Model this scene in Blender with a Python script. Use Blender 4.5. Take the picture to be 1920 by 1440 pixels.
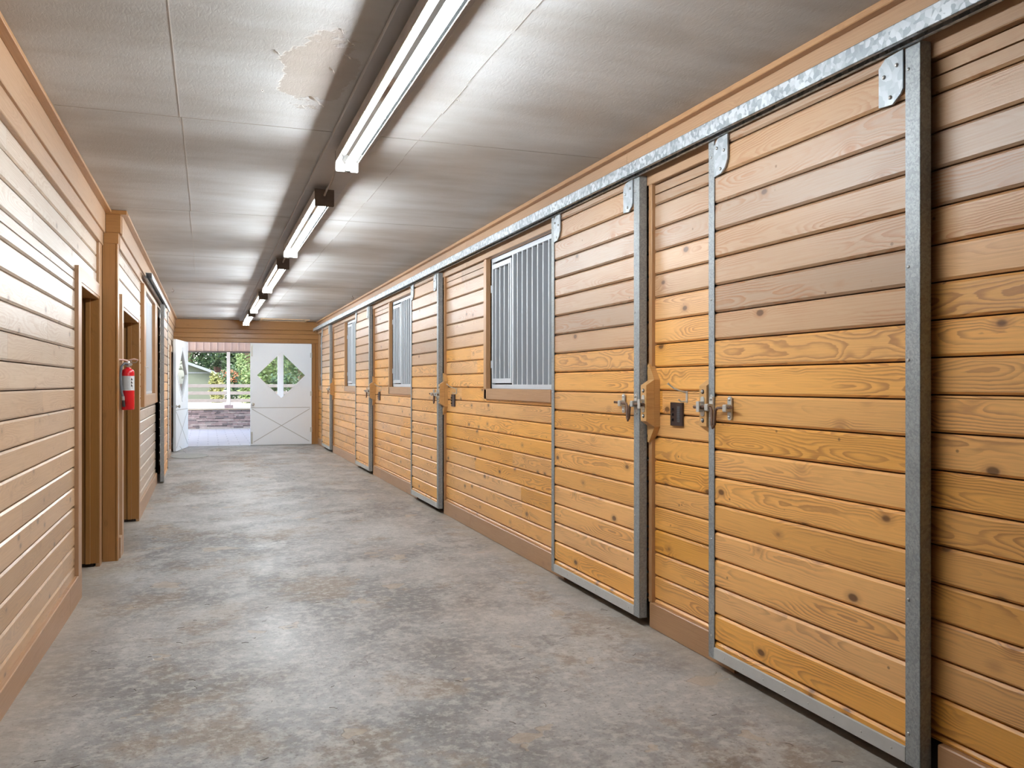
import bpy, bmesh, math, random
from mathutils import Vector, Matrix
random.seed(7)
C = bpy.context.scene.collection
SC = bpy.context.scene
for o in list(bpy.data.objects): bpy.data.objects.remove(o)

# ------------------------------------------------------------------ camera
CAM_H = 1.27
YAW = math.atan(570 / 1600)
cd = bpy.data.cameras.new('camera'); cam = bpy.data.objects.new('camera', cd); C.objects.link(cam)
cam.location = (0, 0, CAM_H)
cam.rotation_euler = (math.pi / 2, 0, -YAW)
cd.sensor_width = 36; cd.lens = 36 * 1600 / 1920
cd.shift_y = -1 / 1920
cd.clip_start = .05; cd.clip_end = 500
SC.camera = cam

# ------------------------------------------------------------------ world, sun, exposure
SC.view_settings.view_transform = 'Standard'
SC.view_settings.look = 'None'
SC.view_settings.exposure = 0.5
SC.view_settings.gamma = 1
SC.view_settings.use_curve_mapping = False
W = bpy.data.worlds.new('world'); SC.world = W; W.use_nodes = True
wn = W.node_tree.nodes; wl = W.node_tree.links; wn.clear()
sky = wn.new('ShaderNodeTexSky'); sky.sky_type = 'NISHITA'; sky.sun_disc = False
sky.sun_elevation = math.radians(48); sky.sun_rotation = math.radians(200); sky.air_density = 1.0; sky.dust_density = 2.5
bg = wn.new('ShaderNodeBackground'); bg.inputs[1].default_value = .80
wo = wn.new('ShaderNodeOutputWorld')
wl.new(sky.outputs[0], bg.inputs[0]); wl.new(bg.outputs[0], wo.inputs[0])
sd = bpy.data.lights.new('sun', 'SUN'); sd.energy = 2.6; sd.angle = math.radians(.6); sd.color = (1, .95, .86)
so = bpy.data.objects.new('sun', sd); C.objects.link(so)
so.rotation_euler = (math.radians(42), 0, math.radians(-38)); so.location = (-5, -5, 12)
TUBE_L = 100.0

# ------------------------------------------------------------------ dimensions (metres; y runs down the aisle)
YE = 18.25          # end wall
YB = -7.0           # closed rear end behind the viewer
CZ = 2.56           # ceiling
XR = 2.19           # right board face
XD = 2.12           # stall door front
XL = -0.760         # near left board face
XF = -0.645         # far left board face
YP = 6.98           # pilaster where the left wall steps

# ------------------------------------------------------------------ node helpers
def mat(name):
    m = bpy.data.materials.new(name); m.use_nodes = True
    nt = m.node_tree; b = nt.nodes['Principled BSDF']
    return m, nt, b
class N:
    def __init__(s, nt): s.nt = nt
    def _in(s, sock, v):
        if isinstance(v, bpy.types.NodeSocket): s.nt.links.new(v, sock)
        elif v is not None:
            if sock.type == 'RGBA' and not isinstance(v, (int, float)) and len(v) == 3: v = (*v, 1)
            sock.default_value = v
    def m(s, op, a, b=None, c=None, clamp=False):
        n = s.nt.nodes.new('ShaderNodeMath'); n.operation = op; n.use_clamp = clamp
        for i, v in enumerate((a, b, c)):
            if v is not None: s._in(n.inputs[i], v)
        return n.outputs[0]
    def xyz(s, x=0, y=0, z=0):
        n = s.nt.nodes.new('ShaderNodeCombineXYZ')
        for i, v in enumerate((x, y, z)): s._in(n.inputs[i], v)
        return n.outputs[0]
    def sep(s, v):
        n = s.nt.nodes.new('ShaderNodeSeparateXYZ'); s._in(n.inputs[0], v); return n.outputs
    def noise(s, vec, scale=1, detail=2, rough=.5, dist=0):
        n = s.nt.nodes.new('ShaderNodeTexNoise'); s._in(n.inputs['Vector'], vec)
        n.inputs['Scale'].default_value = scale; n.inputs['Detail'].default_value = detail
        n.inputs['Roughness'].default_value = rough; n.inputs['Distortion'].default_value = dist
        return n.outputs[0]
    def vor(s, vec, scale=1, feature='F1', rnd=1.0):
        n = s.nt.nodes.new('ShaderNodeTexVoronoi'); s._in(n.inputs['Vector'], vec); n.feature = feature
        n.inputs['Scale'].default_value = scale; n.inputs['Randomness'].default_value = rnd
        return n.outputs
    def ramp(s, v, a, b, lo=0.0, hi=1.0):
        n = s.nt.nodes.new('ShaderNodeMapRange'); n.interpolation_type = 'SMOOTHSTEP'
        for i, x in enumerate((v, a, b, lo, hi)): s._in(n.inputs[i], x)
        return n.outputs[0]
    def mix(s, f, a, b, mode='MIX'):
        n = s.nt.nodes.new('ShaderNodeMix'); n.data_type = 'RGBA'; n.blend_type = mode
        s._in(n.inputs[0], f); s._in(n.inputs[6], a); s._in(n.inputs[7], b); return n.outputs[2]
    def bump(s, h, st=.3, dist=.01):
        n = s.nt.nodes.new('ShaderNodeBump'); n.inputs['Strength'].default_value = st
        n.inputs['Distance'].default_value = dist; s._in(n.inputs['Height'], h); return n.outputs[0]
    def obj(s): return s.nt.nodes.new('ShaderNodeTexCoord').outputs['Object']
    def pos(s): return s.nt.nodes.new('ShaderNodeNewGeometry').outputs['Position']
    def uv(s): return s.nt.nodes.new('ShaderNodeTexCoord').outputs['UV']
    def attr(s, nm):
        n = s.nt.nodes.new('ShaderNodeAttribute'); n.attribute_name = nm; return n.outputs['Vector']
def setp(b, **k):
    for n, v in k.items():
        s = b.inputs[n.replace('_', ' ')]
        if isinstance(v, bpy.types.NodeSocket): b.id_data.links.new(v, s)
        elif s.type == 'RGBA' and len(v) == 3: s.default_value = (*v, 1)
        else: s.default_value = v

def wood(name, light, dark, pink, knots=1.0, ring=1.0, rough=.36, var=.09):
    m, nt, b = mat(name); n = N(nt)
    u, v, _ = n.sep(n.uv()); r, g, p = n.sep(n.attr('rnd'))
    uu = n.m('MULTIPLY_ADD', r, 41.0, u)
    vv = n.m('ADD', v, n.m('MULTIPLY', n.m('SUBTRACT', g, .5), .09))
    n1 = n.noise(n.xyz(n.m('MULTIPLY', uu, 1.3), n.m('MULTIPLY', vv, 5), g), 1, 2)
    n2 = n.noise(n.xyz(n.m('MULTIPLY', uu, 5), n.m('MULTIPLY', vv, 26), r), 1, 3, .55)
    d = n.m('MULTIPLY_ADD', n.m('SUBTRACT', n1, .5), .20, .03)
    rr = n.m('SQRT', n.m('ADD', n.m('MULTIPLY', vv, vv), n.m('MULTIPLY', d, d)))
    rr = n.m('MULTIPLY_ADD', n2, .016, rr)
    kv = n.vor(n.xyz(n.m('MULTIPLY', uu, 5.0), n.m('MULTIPLY', vv, 9.0), n.m('MULTIPLY', g, 30)), 1)
    kd = kv[0]
    keep = n.m('GREATER_THAN', n.sep(kv[1])[0], .38)
    rr = n.m('MULTIPLY_ADD', n.m('MULTIPLY', n.ramp(kd, .42, 0.0), keep), .022, rr)
    ph = n.m('FRACT', n.m('MULTIPLY', rr, 105.0))
    line = n.m('MULTIPLY', n.ramp(ph, .25, .86), n.ramp(ph, 1.0, .90))
    fine = n.noise(n.xyz(n.m('MULTIPLY', uu, 3), n.m('MULTIPLY', vv, 240), 0), 1, 2, .6)
    patch = n.noise(n.xyz(n.m('MULTIPLY', uu, 1.7), n.m('MULTIPLY', vv, 9), g), 1, 2)
    amt = n.m('MULTIPLY', n.m('MULTIPLY', line, n.ramp(patch, .38, .62, .10, 1.0)), ring)
    base = n.mix(n.m('MULTIPLY', p, 1.0, clamp=True), light, pink)
    col = n.mix(n.m('MULTIPLY', amt, .68), base, dark)
    col = n.mix(n.m('MULTIPLY', n.ramp(fine, .35, .75), .22), col, dark)
    kn = n.m('MULTIPLY', n.m('MULTIPLY', n.ramp(kd, .15, .085), keep), knots)
    halo = n.m('MULTIPLY', n.m('MULTIPLY', n.ramp(kd, .30, .11), keep), .45 * knots)
    col = n.mix(halo, col, dark)
    col = n.mix(n.m('MULTIPLY', kn, .85), col, tuple(c * .28 for c in dark))
    pv = n.vor(n.xyz(n.m('MULTIPLY', uu, 11), n.m('MULTIPLY', vv, 13), n.m('MULTIPLY', r, 20)), 1)
    pin = n.m('MULTIPLY', n.m('MULTIPLY', n.ramp(pv[0], .10, .05), n.m('GREATER_THAN', n.sep(pv[1])[1], .62)), knots)
    col = n.mix(n.m('MULTIPLY', pin, .7), col, tuple(c * .4 for c in dark))
    fl = n.m('MULTIPLY_ADD', n.m('SUBTRACT', r, .5), var * 2, 1.0)
    wv = nt.nodes.new('ShaderNodeHueSaturation'); n._in(wv.inputs['Color'], col)
    n._in(wv.inputs['Value'], fl)
    n._in(wv.inputs['Saturation'], n.m('MULTIPLY_ADD', n.m('SUBTRACT', g, .5), .16, .96))
    setp(b, Base_Color=wv.outputs[0], Roughness=n.m('MULTIPLY_ADD', fine, .16, rough - .06),
         Normal=n.bump(n.m('ADD', n.m('MULTIPLY', amt, .5), n.m('MULTIPLY', fine, .35)), .12, .004))
    b.inputs['Specular IOR Level'].default_value = .5
    b.inputs['Coat Weight'].default_value = .18; b.inputs['Coat Roughness'].default_value = .38
    return m
M = {}
HON = (.87, .435, .095); DRK = (.36, .14, .035); PNK = (.43, .29, .185)
M['board'] = wood('honey_board', HON, DRK, PNK)
M['pale'] = wood('pale_board', (.62, .39, .20), (.36, .20, .10), (.60, .53, .45), knots=.7, ring=.55, rough=.33)
M['trim'] = wood('trim_wood', (.46, .225, .075), (.25, .10, .03), (.46, .29, .165), knots=.12, ring=.35, rough=.38, var=.06)
M['jamb'] = wood('jamb_wood', (.40, .18, .038), (.20, .08, .018), (.45, .24, .10), knots=.2, ring=.3, rough=.30, var=.06)

M['block'] = wood('block_wood', (.60, .33, .105), (.32, .14, .04), (.5, .3, .2), knots=.1, ring=.4, rough=.36, var=.05)
def plain(name, col, rough=.5, metal=0.0, nscale=0, namt=.1, bump=0, spec=.5):
    m, nt, b = mat(name); n = N(nt)
    c = col
    if nscale:
        f = n.noise(n.obj(), nscale, 3, .6)
        c = n.mix(f, tuple(x * (1 - namt) for x in col), tuple(min(1, x * (1 + namt)) for x in col))
        if bump: setp(b, Normal=n.bump(f, bump, .003))
    setp(b, Base_Color=c, Roughness=rough, Metallic=metal)
    b.inputs['Specular IOR Level'].default_value = spec
    return m
def galv(name, lo, hi, scale, metal=.55, rough=.42):
    m, nt, b = mat(name); n = N(nt); o = n.obj()
    w = n.noise(o, scale * .4, 2)
    v = n.vor(n.xyz(*[n.m('ADD', a, n.m('MULTIPLY', w, .02)) for a in n.sep(o)]), scale)
    c = n.mix(n.ramp(n.sep(v[1])[0], .05, .95), lo, hi)
    c = n.mix(n.ramp(n.noise(o, 9, 3), .45, .75, 0, .35), c, tuple(x * .75 for x in lo))
    setp(b, Base_Color=c, Metallic=metal, Roughness=n.m('MULTIPLY_ADD', n.sep(v[1])[1], .2, rough - .08))
    return m
M['track'] = galv('spangled_galvanised', (.30, .34, .37), (.60, .64, .67), 55)
M['stile'] = galv('galvanised_channel', (.27, .295, .305), (.38, .405, .415), 160, .35, .5)
M['alu'] = plain('dull_aluminium', (.50, .50, .485), .6, .0, 14, .12)
M['plate'] = galv('hanger_galvanised', (.36, .40, .43), (.50, .54, .57), 40, .4)
M['bolt'] = plain('zinc_bolt', (.55, .55, .54), .35, .8)
M['rust'] = plain('rusty_iron', (.17, .10, .07), .6, .5, 60, .35)
M['zinc'] = plain('zinc_plate', (.60, .60, .57), .42, .5, 40, .15)
M['grille'] = plain('white_painted_bars', (.60, .64, .69), .45, .1)
M['white'] = plain('white_door_paint', (.88, .93, 1.0), .45, 0, 8, .02)
M['groove'] = plain('door_groove_grey', (.50, .51, .52), .6)
M['black'] = plain('black_plastic', (.03, .025, .025), .45)
M['brown'] = plain('dark_brown_plastic', (.045, .028, .026), .35)
M['vent'] = plain('grey_display', (.10, .11, .12), .3)
M['red'] = plain('extinguisher_red', (.62, .012, .02), .22)
M['rubber'] = plain('grey_rubber', (.12, .13, .15), .45)
M['pinkplastic'] = plain('pale_pull_pin', (.75, .50, .45), .4)
M['brass'] = plain('dull_nickel', (.55, .52, .47), .3, .9)
M['ltwood'] = plain('raw_lumber', (.52, .36, .22), .6, 0, 12, .15)
M['backing'] = plain('wall_backing', (.03, .018, .012), .9)  # near black: deep shade of the board grooves put into the colour
M['dirtymetal'] = plain('dusty_fixture_metal', (.33, .29, .26), .6, .1, 10, .25)
M['reflector'] = plain('white_reflector', (.22, .235, .25), .05, .97)
M['capdark'] = plain('dusty_end_cap', (.11, .085, .07), .7, 0, 25, .3)
M['capfar'] = plain('cream_lamp_end_cap', (.13, .115, .10), .7)
M['caplight'] = plain('cream_end_cap', (.34, .31, .28), .6)

def emit(name, col, st):
    m, nt, b = mat(name)
    setp(b, Base_Color=(.8, .8, .8), Emission_Color=col, Emission_Strength=st); return m
M['tube'] = emit('lit_tube', (.90, .96, 1.0), TUBE_L)

# glass
m, nt, b = mat('window_glass'); setp(b, Base_Color=(.93, .97, .96), Roughness=.02, Transmission_Weight=1.0, IOR=1.45); M['glass'] = m

# ceiling paint
def ceiling_mat():
    m, nt, b = mat('painted_plywood'); n = N(nt); p = n.pos(); x, y, z = n.sep(p)
    a = n.noise(n.xyz(n.m('MULTIPLY', x, .7), n.m('MULTIPLY', y, 1.7), 0), 1, 4, .6)
    bn = n.noise(n.xyz(n.m('MULTIPLY', x, 2.0), n.m('MULTIPLY', y, 9), 3), 1, 5, .65)
    c = n.mix(n.ramp(a, .30, .66), (.41, .395, .375), (.560, .570, .575))
    c = n.mix(n.m('MULTIPLY', n.ramp(bn, .45, .72), .22), c, (.38, .35, .32))
    fl = n.noise(p, 2.3, 4, .6)
    # a peeled brown patch beside the nearest lamp (an actual stain with its own outline)
    dx = n.m('DIVIDE', n.m('SUBTRACT', x, .43), .16); dy = n.m('DIVIDE', n.m('SUBTRACT', y, 3.6), .50)
    dd = n.m('ADD', n.m('SQRT', n.m('ADD', n.m('MULTIPLY', dx, dx), n.m('MULTIPLY', dy, dy))), n.m('MULTIPLY', n.m('SUBTRACT', n.noise(p, 5, 4, .7), .5), 1.6))
    pat = n.ramp(dd, .95, .85)
    c = n.mix(n.m('MULTIPLY', pat, .55), c, (.36, .28, .21))
    # lamp housings' shadow along their row, painted into the ceiling colour
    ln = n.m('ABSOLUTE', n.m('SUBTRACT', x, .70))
    shade_ = n.ramp(n.m('ADD', ln, n.m('MULTIPLY', n.m('SUBTRACT', n.noise(n.xyz(x, n.m('MULTIPLY', y, 1.2), 5), 1.3, 3), .5), .55)), .42, .12)
    c = n.mix(n.m('MULTIPLY', shade_, .38), c, (.22, .18, .15))
    gr = n.noise(n.xyz(n.m('MULTIPLY', x, 55), n.m('MULTIPLY', y, 22), 0), 1, 3, .6, 1.2)
    rp = n.noise(n.xyz(n.m('MULTIPLY', x, .8), n.m('MULTIPLY', y, 2.2), 0), 1, 2)
    h = n.m('ADD', n.m('MULTIPLY', gr, .35), n.m('ADD', n.m('MULTIPLY', rp, 3.0), n.m('MULTIPLY', pat, -.4)))
    setp(b, Base_Color=c, Roughness=.45, Normal=n.bump(h, .38, .008)); return m
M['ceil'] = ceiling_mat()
M['ceilboard'] = plain('painted_ceiling_board', (.40, .39, .40), .6, 0, 4, .12)  # same paint as the ceiling, darkened: its shade is put into the colour
M['seam'] = plain('ceiling_seam', (.30, .27, .24), .8)
M['flake'] = plain('peeling_paint', (.60, .57, .53), .7)

def floor_mat():
    m, nt, b = mat('worn_concrete'); n = N(nt); p = n.pos(); x, y, z = n.sep(p)
    a = n.noise(p, .75, 6, .62)
    c = n.mix(n.ramp(a, .36, .62), (.18, .18, .18), (.36, .36, .355))
    st = n.noise(n.xyz(n.m('ADD', x, 7), n.m('MULTIPLY', y, .8), 2), 1.4, 6, .68)
    c = n.mix(n.m('MULTIPLY', n.ramp(st, .52, .62), .62), c, (.28, .21, .145))
    dk = n.noise(n.xyz(n.m('ADD', x, 3), y, 9), 2.2, 6, .7)
    c = n.mix(n.m('MULTIPLY', n.ramp(dk, .50, .66), .55), c, (.13, .12, .115))
    lt = n.noise(n.xyz(x, n.m('MULTIPLY', y, .7), 20), 3.2, 5, .75)
    c = n.mix(n.m('MULTIPLY', n.ramp(lt, .48, .62), .6), c, (.47, .465, .45))
    sp = n.noise(p, 55, 4, .7)
    c = n.mix(n.m('MULTIPLY', n.ramp(sp, .52, .68), .62), c, (.11, .095, .08))
    sp2 = n.noise(n.xyz(n.m('MULTIPLY', x, 20), n.m('MULTIPLY', y, 20), 4), 1, 5, .75)
    c = n.mix(n.m('MULTIPLY', n.ramp(sp2, .47, .64), .55), c, (.54, .52, .49))
    # dusty strip where dirt gathers along both walls
    e = n.m('MAXIMUM', n.ramp(n.m('ADD', x, n.m('MULTIPLY', n.noise(p, 4, 4), .35)), 2.08, 2.34), n.ramp(n.m('SUBTRACT', x, n.m('MULTIPLY', n.noise(p, 4, 4), .35)), -.58, -.95))
    c = n.mix(n.m('MULTIPLY', e, .6), c, (.40, .33, .25))
    # thin flaked-off screed spots
    fv = n.noise(n.xyz(n.m('ADD', x, 11), n.m('ADD', y, 5), 1), 3.6, 3, .5)
    f1 = n.ramp(fv, .672, .682)
    c = n.mix(n.m('MULTIPLY', f1, .55), c, (.42, .34, .25))
    h = n.m('ADD', n.m('MULTIPLY', sp, .5), n.m('ADD', n.m('MULTIPLY', sp2, .9), n.m('ADD', n.m('MULTIPLY', f1, -1.2), n.m('MULTIPLY', lt, 1.2))))
    setp(b, Base_Color=c, Roughness=n.ramp(st, .35, .65, .36, .62), Normal=n.bump(h, .42, .006)); return m
M['floor'] = floor_mat()

def paver_mat():
    m, nt, b = mat('concrete_pavers'); n = N(nt)
    br = nt.nodes.new('ShaderNodeTexBrick'); x, y, z = n.sep(n.pos())
    n._in(br.inputs['Vector'], n.xyz(x, y, 0)); br.inputs['Scale'].default_value = 1
    br.inputs['Brick Width'].default_value = .42; br.inputs['Row Height'].default_value = .42; br.inputs['Mortar Size'].default_value = .012
    br.inputs['Color1'].default_value = (.50, .48, .47, 1); br.inputs['Color2'].default_value = (.58, .55, .53, 1); br.inputs['Mortar'].default_value = (.30, .28, .27, 1)
    setp(b, Base_Color=n.mix(n.noise(n.pos(), 6, 3), br.outputs[0], (.62, .60, .58)), Roughness=.8); return m
M['paver'] = paver_mat()
M['stone'] = plain('stacked_stone', (.36, .28, .27), .85, 0, 9, .45, .5)
M['stone2'] = plain('stacked_stone_pale', (.42, .36, .34), .85, 0, 9, .35, .5)
M['stone3'] = plain('stacked_stone_dark', (.20, .17, .17), .85, 0, 9, .35, .5)
M['dry'] = plain('dry_ground', (.52, .45, .34), .95, 0, 1.5, .25)
M['rail'] = plain('weathered_rail', (.13, .12, .115), .85, 0, 8, .25)
M['shedwall'] = plain('sage_green_siding', (.075, .092, .068), .8, 0, 5, .08)
M['shedroof'] = plain('dark_shingles', (.14, .16, .17), .9, 0, 20, .3)
M['fascia'] = plain('pinkish_metal_siding', (.80, .66, .60), .6, 0, 3, .05)
M['post'] = plain('white_post', (.80, .78, .76), .6)
M['bark'] = plain('bark', (.13, .09, .06), .9, 0, 10, .3)
def leafm(name, a, b_):
    m, nt, b = mat(name); n = N(nt)
    r = n.sep(n.attr('rnd'))[0]
    setp(b, Base_Color=n.mix(r, a, b_), Roughness=.55)
    b.inputs['Transmission Weight'].default_value = 0
    return m
M['leafd'] = leafm('dark_leaves', (.015, .04, .015), (.075, .13, .05))
M['leafl'] = leafm('bright_leaves', (.07, .13, .035), (.20, .27, .10))
M['leafy'] = leafm('yellow_leaves', (.12, .15, .04), (.30, .29, .11))
M['flower'] = leafm('orange_flowers', (.40, .08, .03), (.50, .17, .08))
M['basket'] = plain('brown_basket', (.10, .05, .035), .8, 0, 30, .3)

# ------------------------------------------------------------------ mesh builder
class MB:
    def __init__(s): s.v = []; s.f = []; s.uv = []; s.r = []; s.sm = []
    def add(s, vs, fs, uvs=None, rnd=None, smooth=False):
        k = len(s.v); s.v += [Vector(p) for p in vs]
        rnd = rnd or (random.random(), random.random(), 0.0)
        for i, f in enumerate(fs):
            s.f.append([k + j for j in f]); s.r.append(rnd); s.sm.append(smooth)
            s.uv.append(uvs[i] if uvs else [(0, 0)] * len(f))
    def prism(s, poly, axis, a, b, rnd=None, smooth=False):
        """poly: 2-D outline; y: (x,z)  z: (x,y)  x: (y,z)"""
        def P(p, t): return {'y': (p[0], t, p[1]), 'z': (p[0], p[1], t), 'x': (t, p[0], p[1])}[axis]
        n = len(poly); vs = [P(p, a) for p in poly] + [P(p, b) for p in poly]
        cx = (min(p[0] for p in poly) + max(p[0] for p in poly)) / 2; cy = (min(p[1] for p in poly) + max(p[1] for p in poly)) / 2
        fs, uvs = [], []
        for i in range(n):
            j = (i + 1) % n; fs.append([i, j, n + j, n + i])
            hor = abs(poly[i][0] - poly[j][0]) > abs(poly[i][1] - poly[j][1])
            q = (poly[i][0] - cx, poly[j][0] - cx) if hor else (poly[i][1] - cy, poly[j][1] - cy)
            uvs.append([(a, q[0]), (a, q[1]), (b, q[1]), (b, q[0])])
        fs.append(list(range(n))); uvs.append([(a + (p[0] - cx) * .3, p[1] - cy) for p in poly])
        fs.append(list(range(n, 2 * n))); uvs.append([(b + (p[0] - cx) * .3, p[1] - cy) for p in poly])
        s.add(vs, fs, uvs, rnd, smooth)
    def box(s, x0, x1, y0, y1, z0, z1, c=.002, grain=None, rnd=None):
        if x1 < x0: x0, x1 = x1, x0
        if y1 < y0: y0, y1 = y1, y0
        if z1 < z0: z0, z1 = z1, z0
        L = {'x': x1 - x0, 'y': y1 - y0, 'z': z1 - z0}
        g = grain or max(L, key=L.get)
        (p0, p1, q0, q1, a, b) = {'y': (x0, x1, z0, z1, y0, y1), 'z': (x0, x1, y0, y1, z0, z1), 'x': (y0, y1, z0, z1, x0, x1)}[g]
        c = min(c, (p1 - p0) * .4, (q1 - q0) * .4)
        s.prism([(p0 + c, q0), (p1 - c, q0), (p1, q0 + c), (p1, q1 - c), (p1 - c, q1), (p0 + c, q1), (p0, q1 - c), (p0, q0 + c)], g, a, b, rnd)
    def tube(s, pts, r, n=10, closed=False):
        pts = [Vector(p) for p in pts]; rr = r if isinstance(r, (list, tuple)) else [r] * len(pts)
        vs, fs = [], []; up = Vector((0, 0, 1)); pn = None
        for i, p in enumerate(pts):
            if closed: t = pts[(i + 1) % len(pts)] - pts[i - 1]
            else: t = pts[min(i + 1, len(pts) - 1)] - pts[max(i - 1, 0)]
            t.normalize()
            if pn is None:
                u = up if abs(t.z) < .9 else Vector((1, 0, 0)); pn = (u - t * u.dot(t)).normalized()
            else: pn = (pn - t * pn.dot(t)).normalized()
            bn = t.cross(pn)
            for k in range(n):
                a = 2 * math.pi * k / n; vs.append(p + (pn * math.cos(a) + bn * math.sin(a)) * rr[i])
        m = len(pts)
        for i in range(m if closed else m - 1):
            j = (i + 1) % m
            for k in range(n): fs.append([i * n + k, i * n + (k + 1) % n, j * n + (k + 1) % n, j * n + k])
        s.add(vs, fs, None, None, True)
        if not closed: s.add(vs[:n], [list(range(n))]); s.add(vs[-n:], [list(range(n))])
    def lathe(s, prof, c=(0, 0, 0), axis='z', n=24):
        vs, fs = [], []
        for r, h in prof:
            for k in range(n):
                a = 2 * math.pi * k / n; p = (r * math.cos(a), r * math.sin(a), h)
                if axis == 'x': p = (p[2], p[0], p[1])
                if axis == 'y': p = (p[0], p[2], p[1])
                vs.append((c[0] + p[0], c[1] + p[1], c[2] + p[2]))
        for i in range(len(prof) - 1):
            for k in range(n): fs.append([i * n + k, i * n + (k + 1) % n, (i + 1) * n + (k + 1) % n, (i + 1) * n + k])
        s.add(vs, fs, None, None, True)
        s.add(vs[:n], [list(range(n))]); s.add(vs[-n:], [list(range(n))])
    def build(s, name, material, parent=None, loc=None, **props):
        me = bpy.data.meshes.new(name)
        off = Vector(loc) if loc else Vector((0, 0, 0))
        me.from_pydata([tuple(v - off) for v in s.v], [], s.f)
        me.uv_layers.new(name='UVMap'); me.attributes.new('rnd', 'FLOAT_VECTOR', 'CORNER')
        fu, fr = [], []
        for f, uv in enumerate(s.uv):
            for p in uv: fu += p; fr += s.r[f]
        me.uv_layers['UVMap'].data.foreach_set('uv', fu); me.attributes['rnd'].data.foreach_set('vector', fr)
        me.polygons.foreach_set('use_smooth', s.sm)
        bm = bmesh.new(); bm.from_mesh(me); bmesh.ops.recalc_face_normals(bm, faces=bm.faces); bm.to_mesh(me); bm.free()
        me.materials.append(material if not isinstance(material, str) else M[material])
        o = bpy.data.objects.new(name, me); C.objects.link(o)
        o.location = off
        if parent: o.parent = parent
        for k, v in props.items(): o[k] = v
        return o
def one(name, m, parent, fn, *a, **k):
    b = MB(); getattr(b, fn)(*a, **k); return b.build(name, m, parent)
def thing(name, label, cat, loc, rz=0, group=None):
    o = bpy.data.objects.new(name, None); C.objects.link(o); o.location = loc; o.rotation_euler = (0, 0, rz)
    o.empty_display_size = .1
    o['label'] = label; o['category'] = cat
    if group: o['group'] = group
    return o
def tag(o, label, cat, group=None):
    o['label'] = label; o['category'] = cat
    if group: o['group'] = group
    return o
def struct(o): o['kind'] = 'structure'; return o
def dup(root, loc, rz=None, label=None, name=None):
    r = root.copy(); C.objects.link(r); r.location = loc
    if rz is not None: r.rotation_euler = (0, 0, rz)
    if label: r['label'] = label
    if name: r.name = name
    def rec(src, dst):
        for ch in list(src.children):
            c = ch.copy(); C.objects.link(c); c.parent = dst; rec(ch, c)
    rec(root, r)
    return r

# ------------------------------------------------------------------ board walls
def bprof(xf, side, z0, z1, clo, chi, th=.02):
    """cross-section of one chamfered board; side=+1 faces -x (right wall), -1 faces +x"""
    xb = xf + side * th; g = .0027
    z0 += g; z1 -= g
    pts = [(xb, z0), (xf + side * clo, z0), (xf, z0 + clo), (xf, z1 - chi), (xf + side * chi, z1), (xb, z1)]
    return pts
def board_wall(mb, xf, side, y0, y1, z0, z1, zoff, pitch, holes, pinkfn, ch=.008, seams=True):
    k = math.floor((z0 - zoff) / pitch)
    while zoff + k * pitch < z1:
        a = zoff + k * pitch; b = a + pitch; k += 1
        lo, hi = max(a, z0), min(b, z1)
        if hi - lo < .006: continue
        cuts = sorted({lo, hi} | {h[2] for h in holes if lo < h[2] < hi} | {h[3] for h in holes if lo < h[3] < hi})
        js = [y0]
        if seams:
            y = y0 + random.uniform(1.5, 4.5)
            while y < y1 - .4: js.append(y); y += random.uniform(2.4, 4.9)
        js.append(y1)
        rn = [(random.random(), random.random(), pinkfn((a + b) / 2)) for _ in js]
        for c0, c1 in zip(cuts, cuts[1:]):
            if c1 - c0 < .004: continue
            zm = (c0 + c1) / 2
            iv = [(js[i], js[i + 1], rn[i]) for i in range(len(js) - 1)]
            for h in holes:
                if h[2] < zm < h[3]:
                    nv = []
                    for p, q, r in iv:
                        if q <= h[0] or p >= h[1]: nv.append((p, q, r)); continue
                        if p < h[0]: nv.append((p, h[0], r))
                        if q > h[1]: nv.append((h[1], q, r))
                    iv = nv
            for p, q, r in iv:
                mb.prism(bprof(xf, side, c0, c1, ch if c0 == a else .001, ch if c1 == b else .001), 'y', p + .0006, q - .0006, r)
def backing(mb, xa, xb, y0, y1, z0, z1, holes):
    ys = sorted({y0, y1} | {min(max(h[0], y0), y1) for h in holes} | {min(max(h[1], y0), y1) for h in holes})
    for p, q in zip(ys, ys[1:]):
        ym = (p + q) / 2; zs = [(z0, z1)]
        for h in holes:
            if h[0] < ym < h[1]:
                nz = []
                for a, b in zs:
                    if b <= h[2] or a >= h[3]: nz.append((a, b)); continue
                    if a < h[2]: nz.append((a, h[2]))
                    if b > h[3]: nz.append((h[3], b))
                zs = nz
        for a, b in zs:
            if b - a > .005 and q - p > .001: mb.box(xa, xb, p, q, a, b, 0)

# stall doors on the right: near edge y
DOORS = [2.107, 3.971, 8.093, 11.885, 15.97]
DW = 1.211
WINS = [(5.32, 6.735), (9.42, 10.745), (13.14, 14.49), (17.22, 18.08)]   # metal frame extents
WZ0, WZ1 = 1.228, 2.300
rholes = []
for i, d in enumerate(DOORS): rholes.append((d + .05, d + DW - (.13 if i == 0 else .10), -.1, 2.25))
for a, b in WINS: rholes.append((a, b, WZ0, WZ1))
def pink_r(z): return min(1, max(0, (z - 1.50) * 3.2)) * random.uniform(.70, 1.0) + random.uniform(0, .08)
mb = MB(); board_wall(mb, XR, 1, YB, YE, .13, 2.31, .031, .1202, rholes, pink_r)
struct(mb.build('wall_right', 'board'))
mb = MB(); backing(mb, XR + .02, XR + .11, YB, YE, 0, CZ, rholes); wr = mb.build('wall_right_backing', 'backing'); struct(wr)
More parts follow.
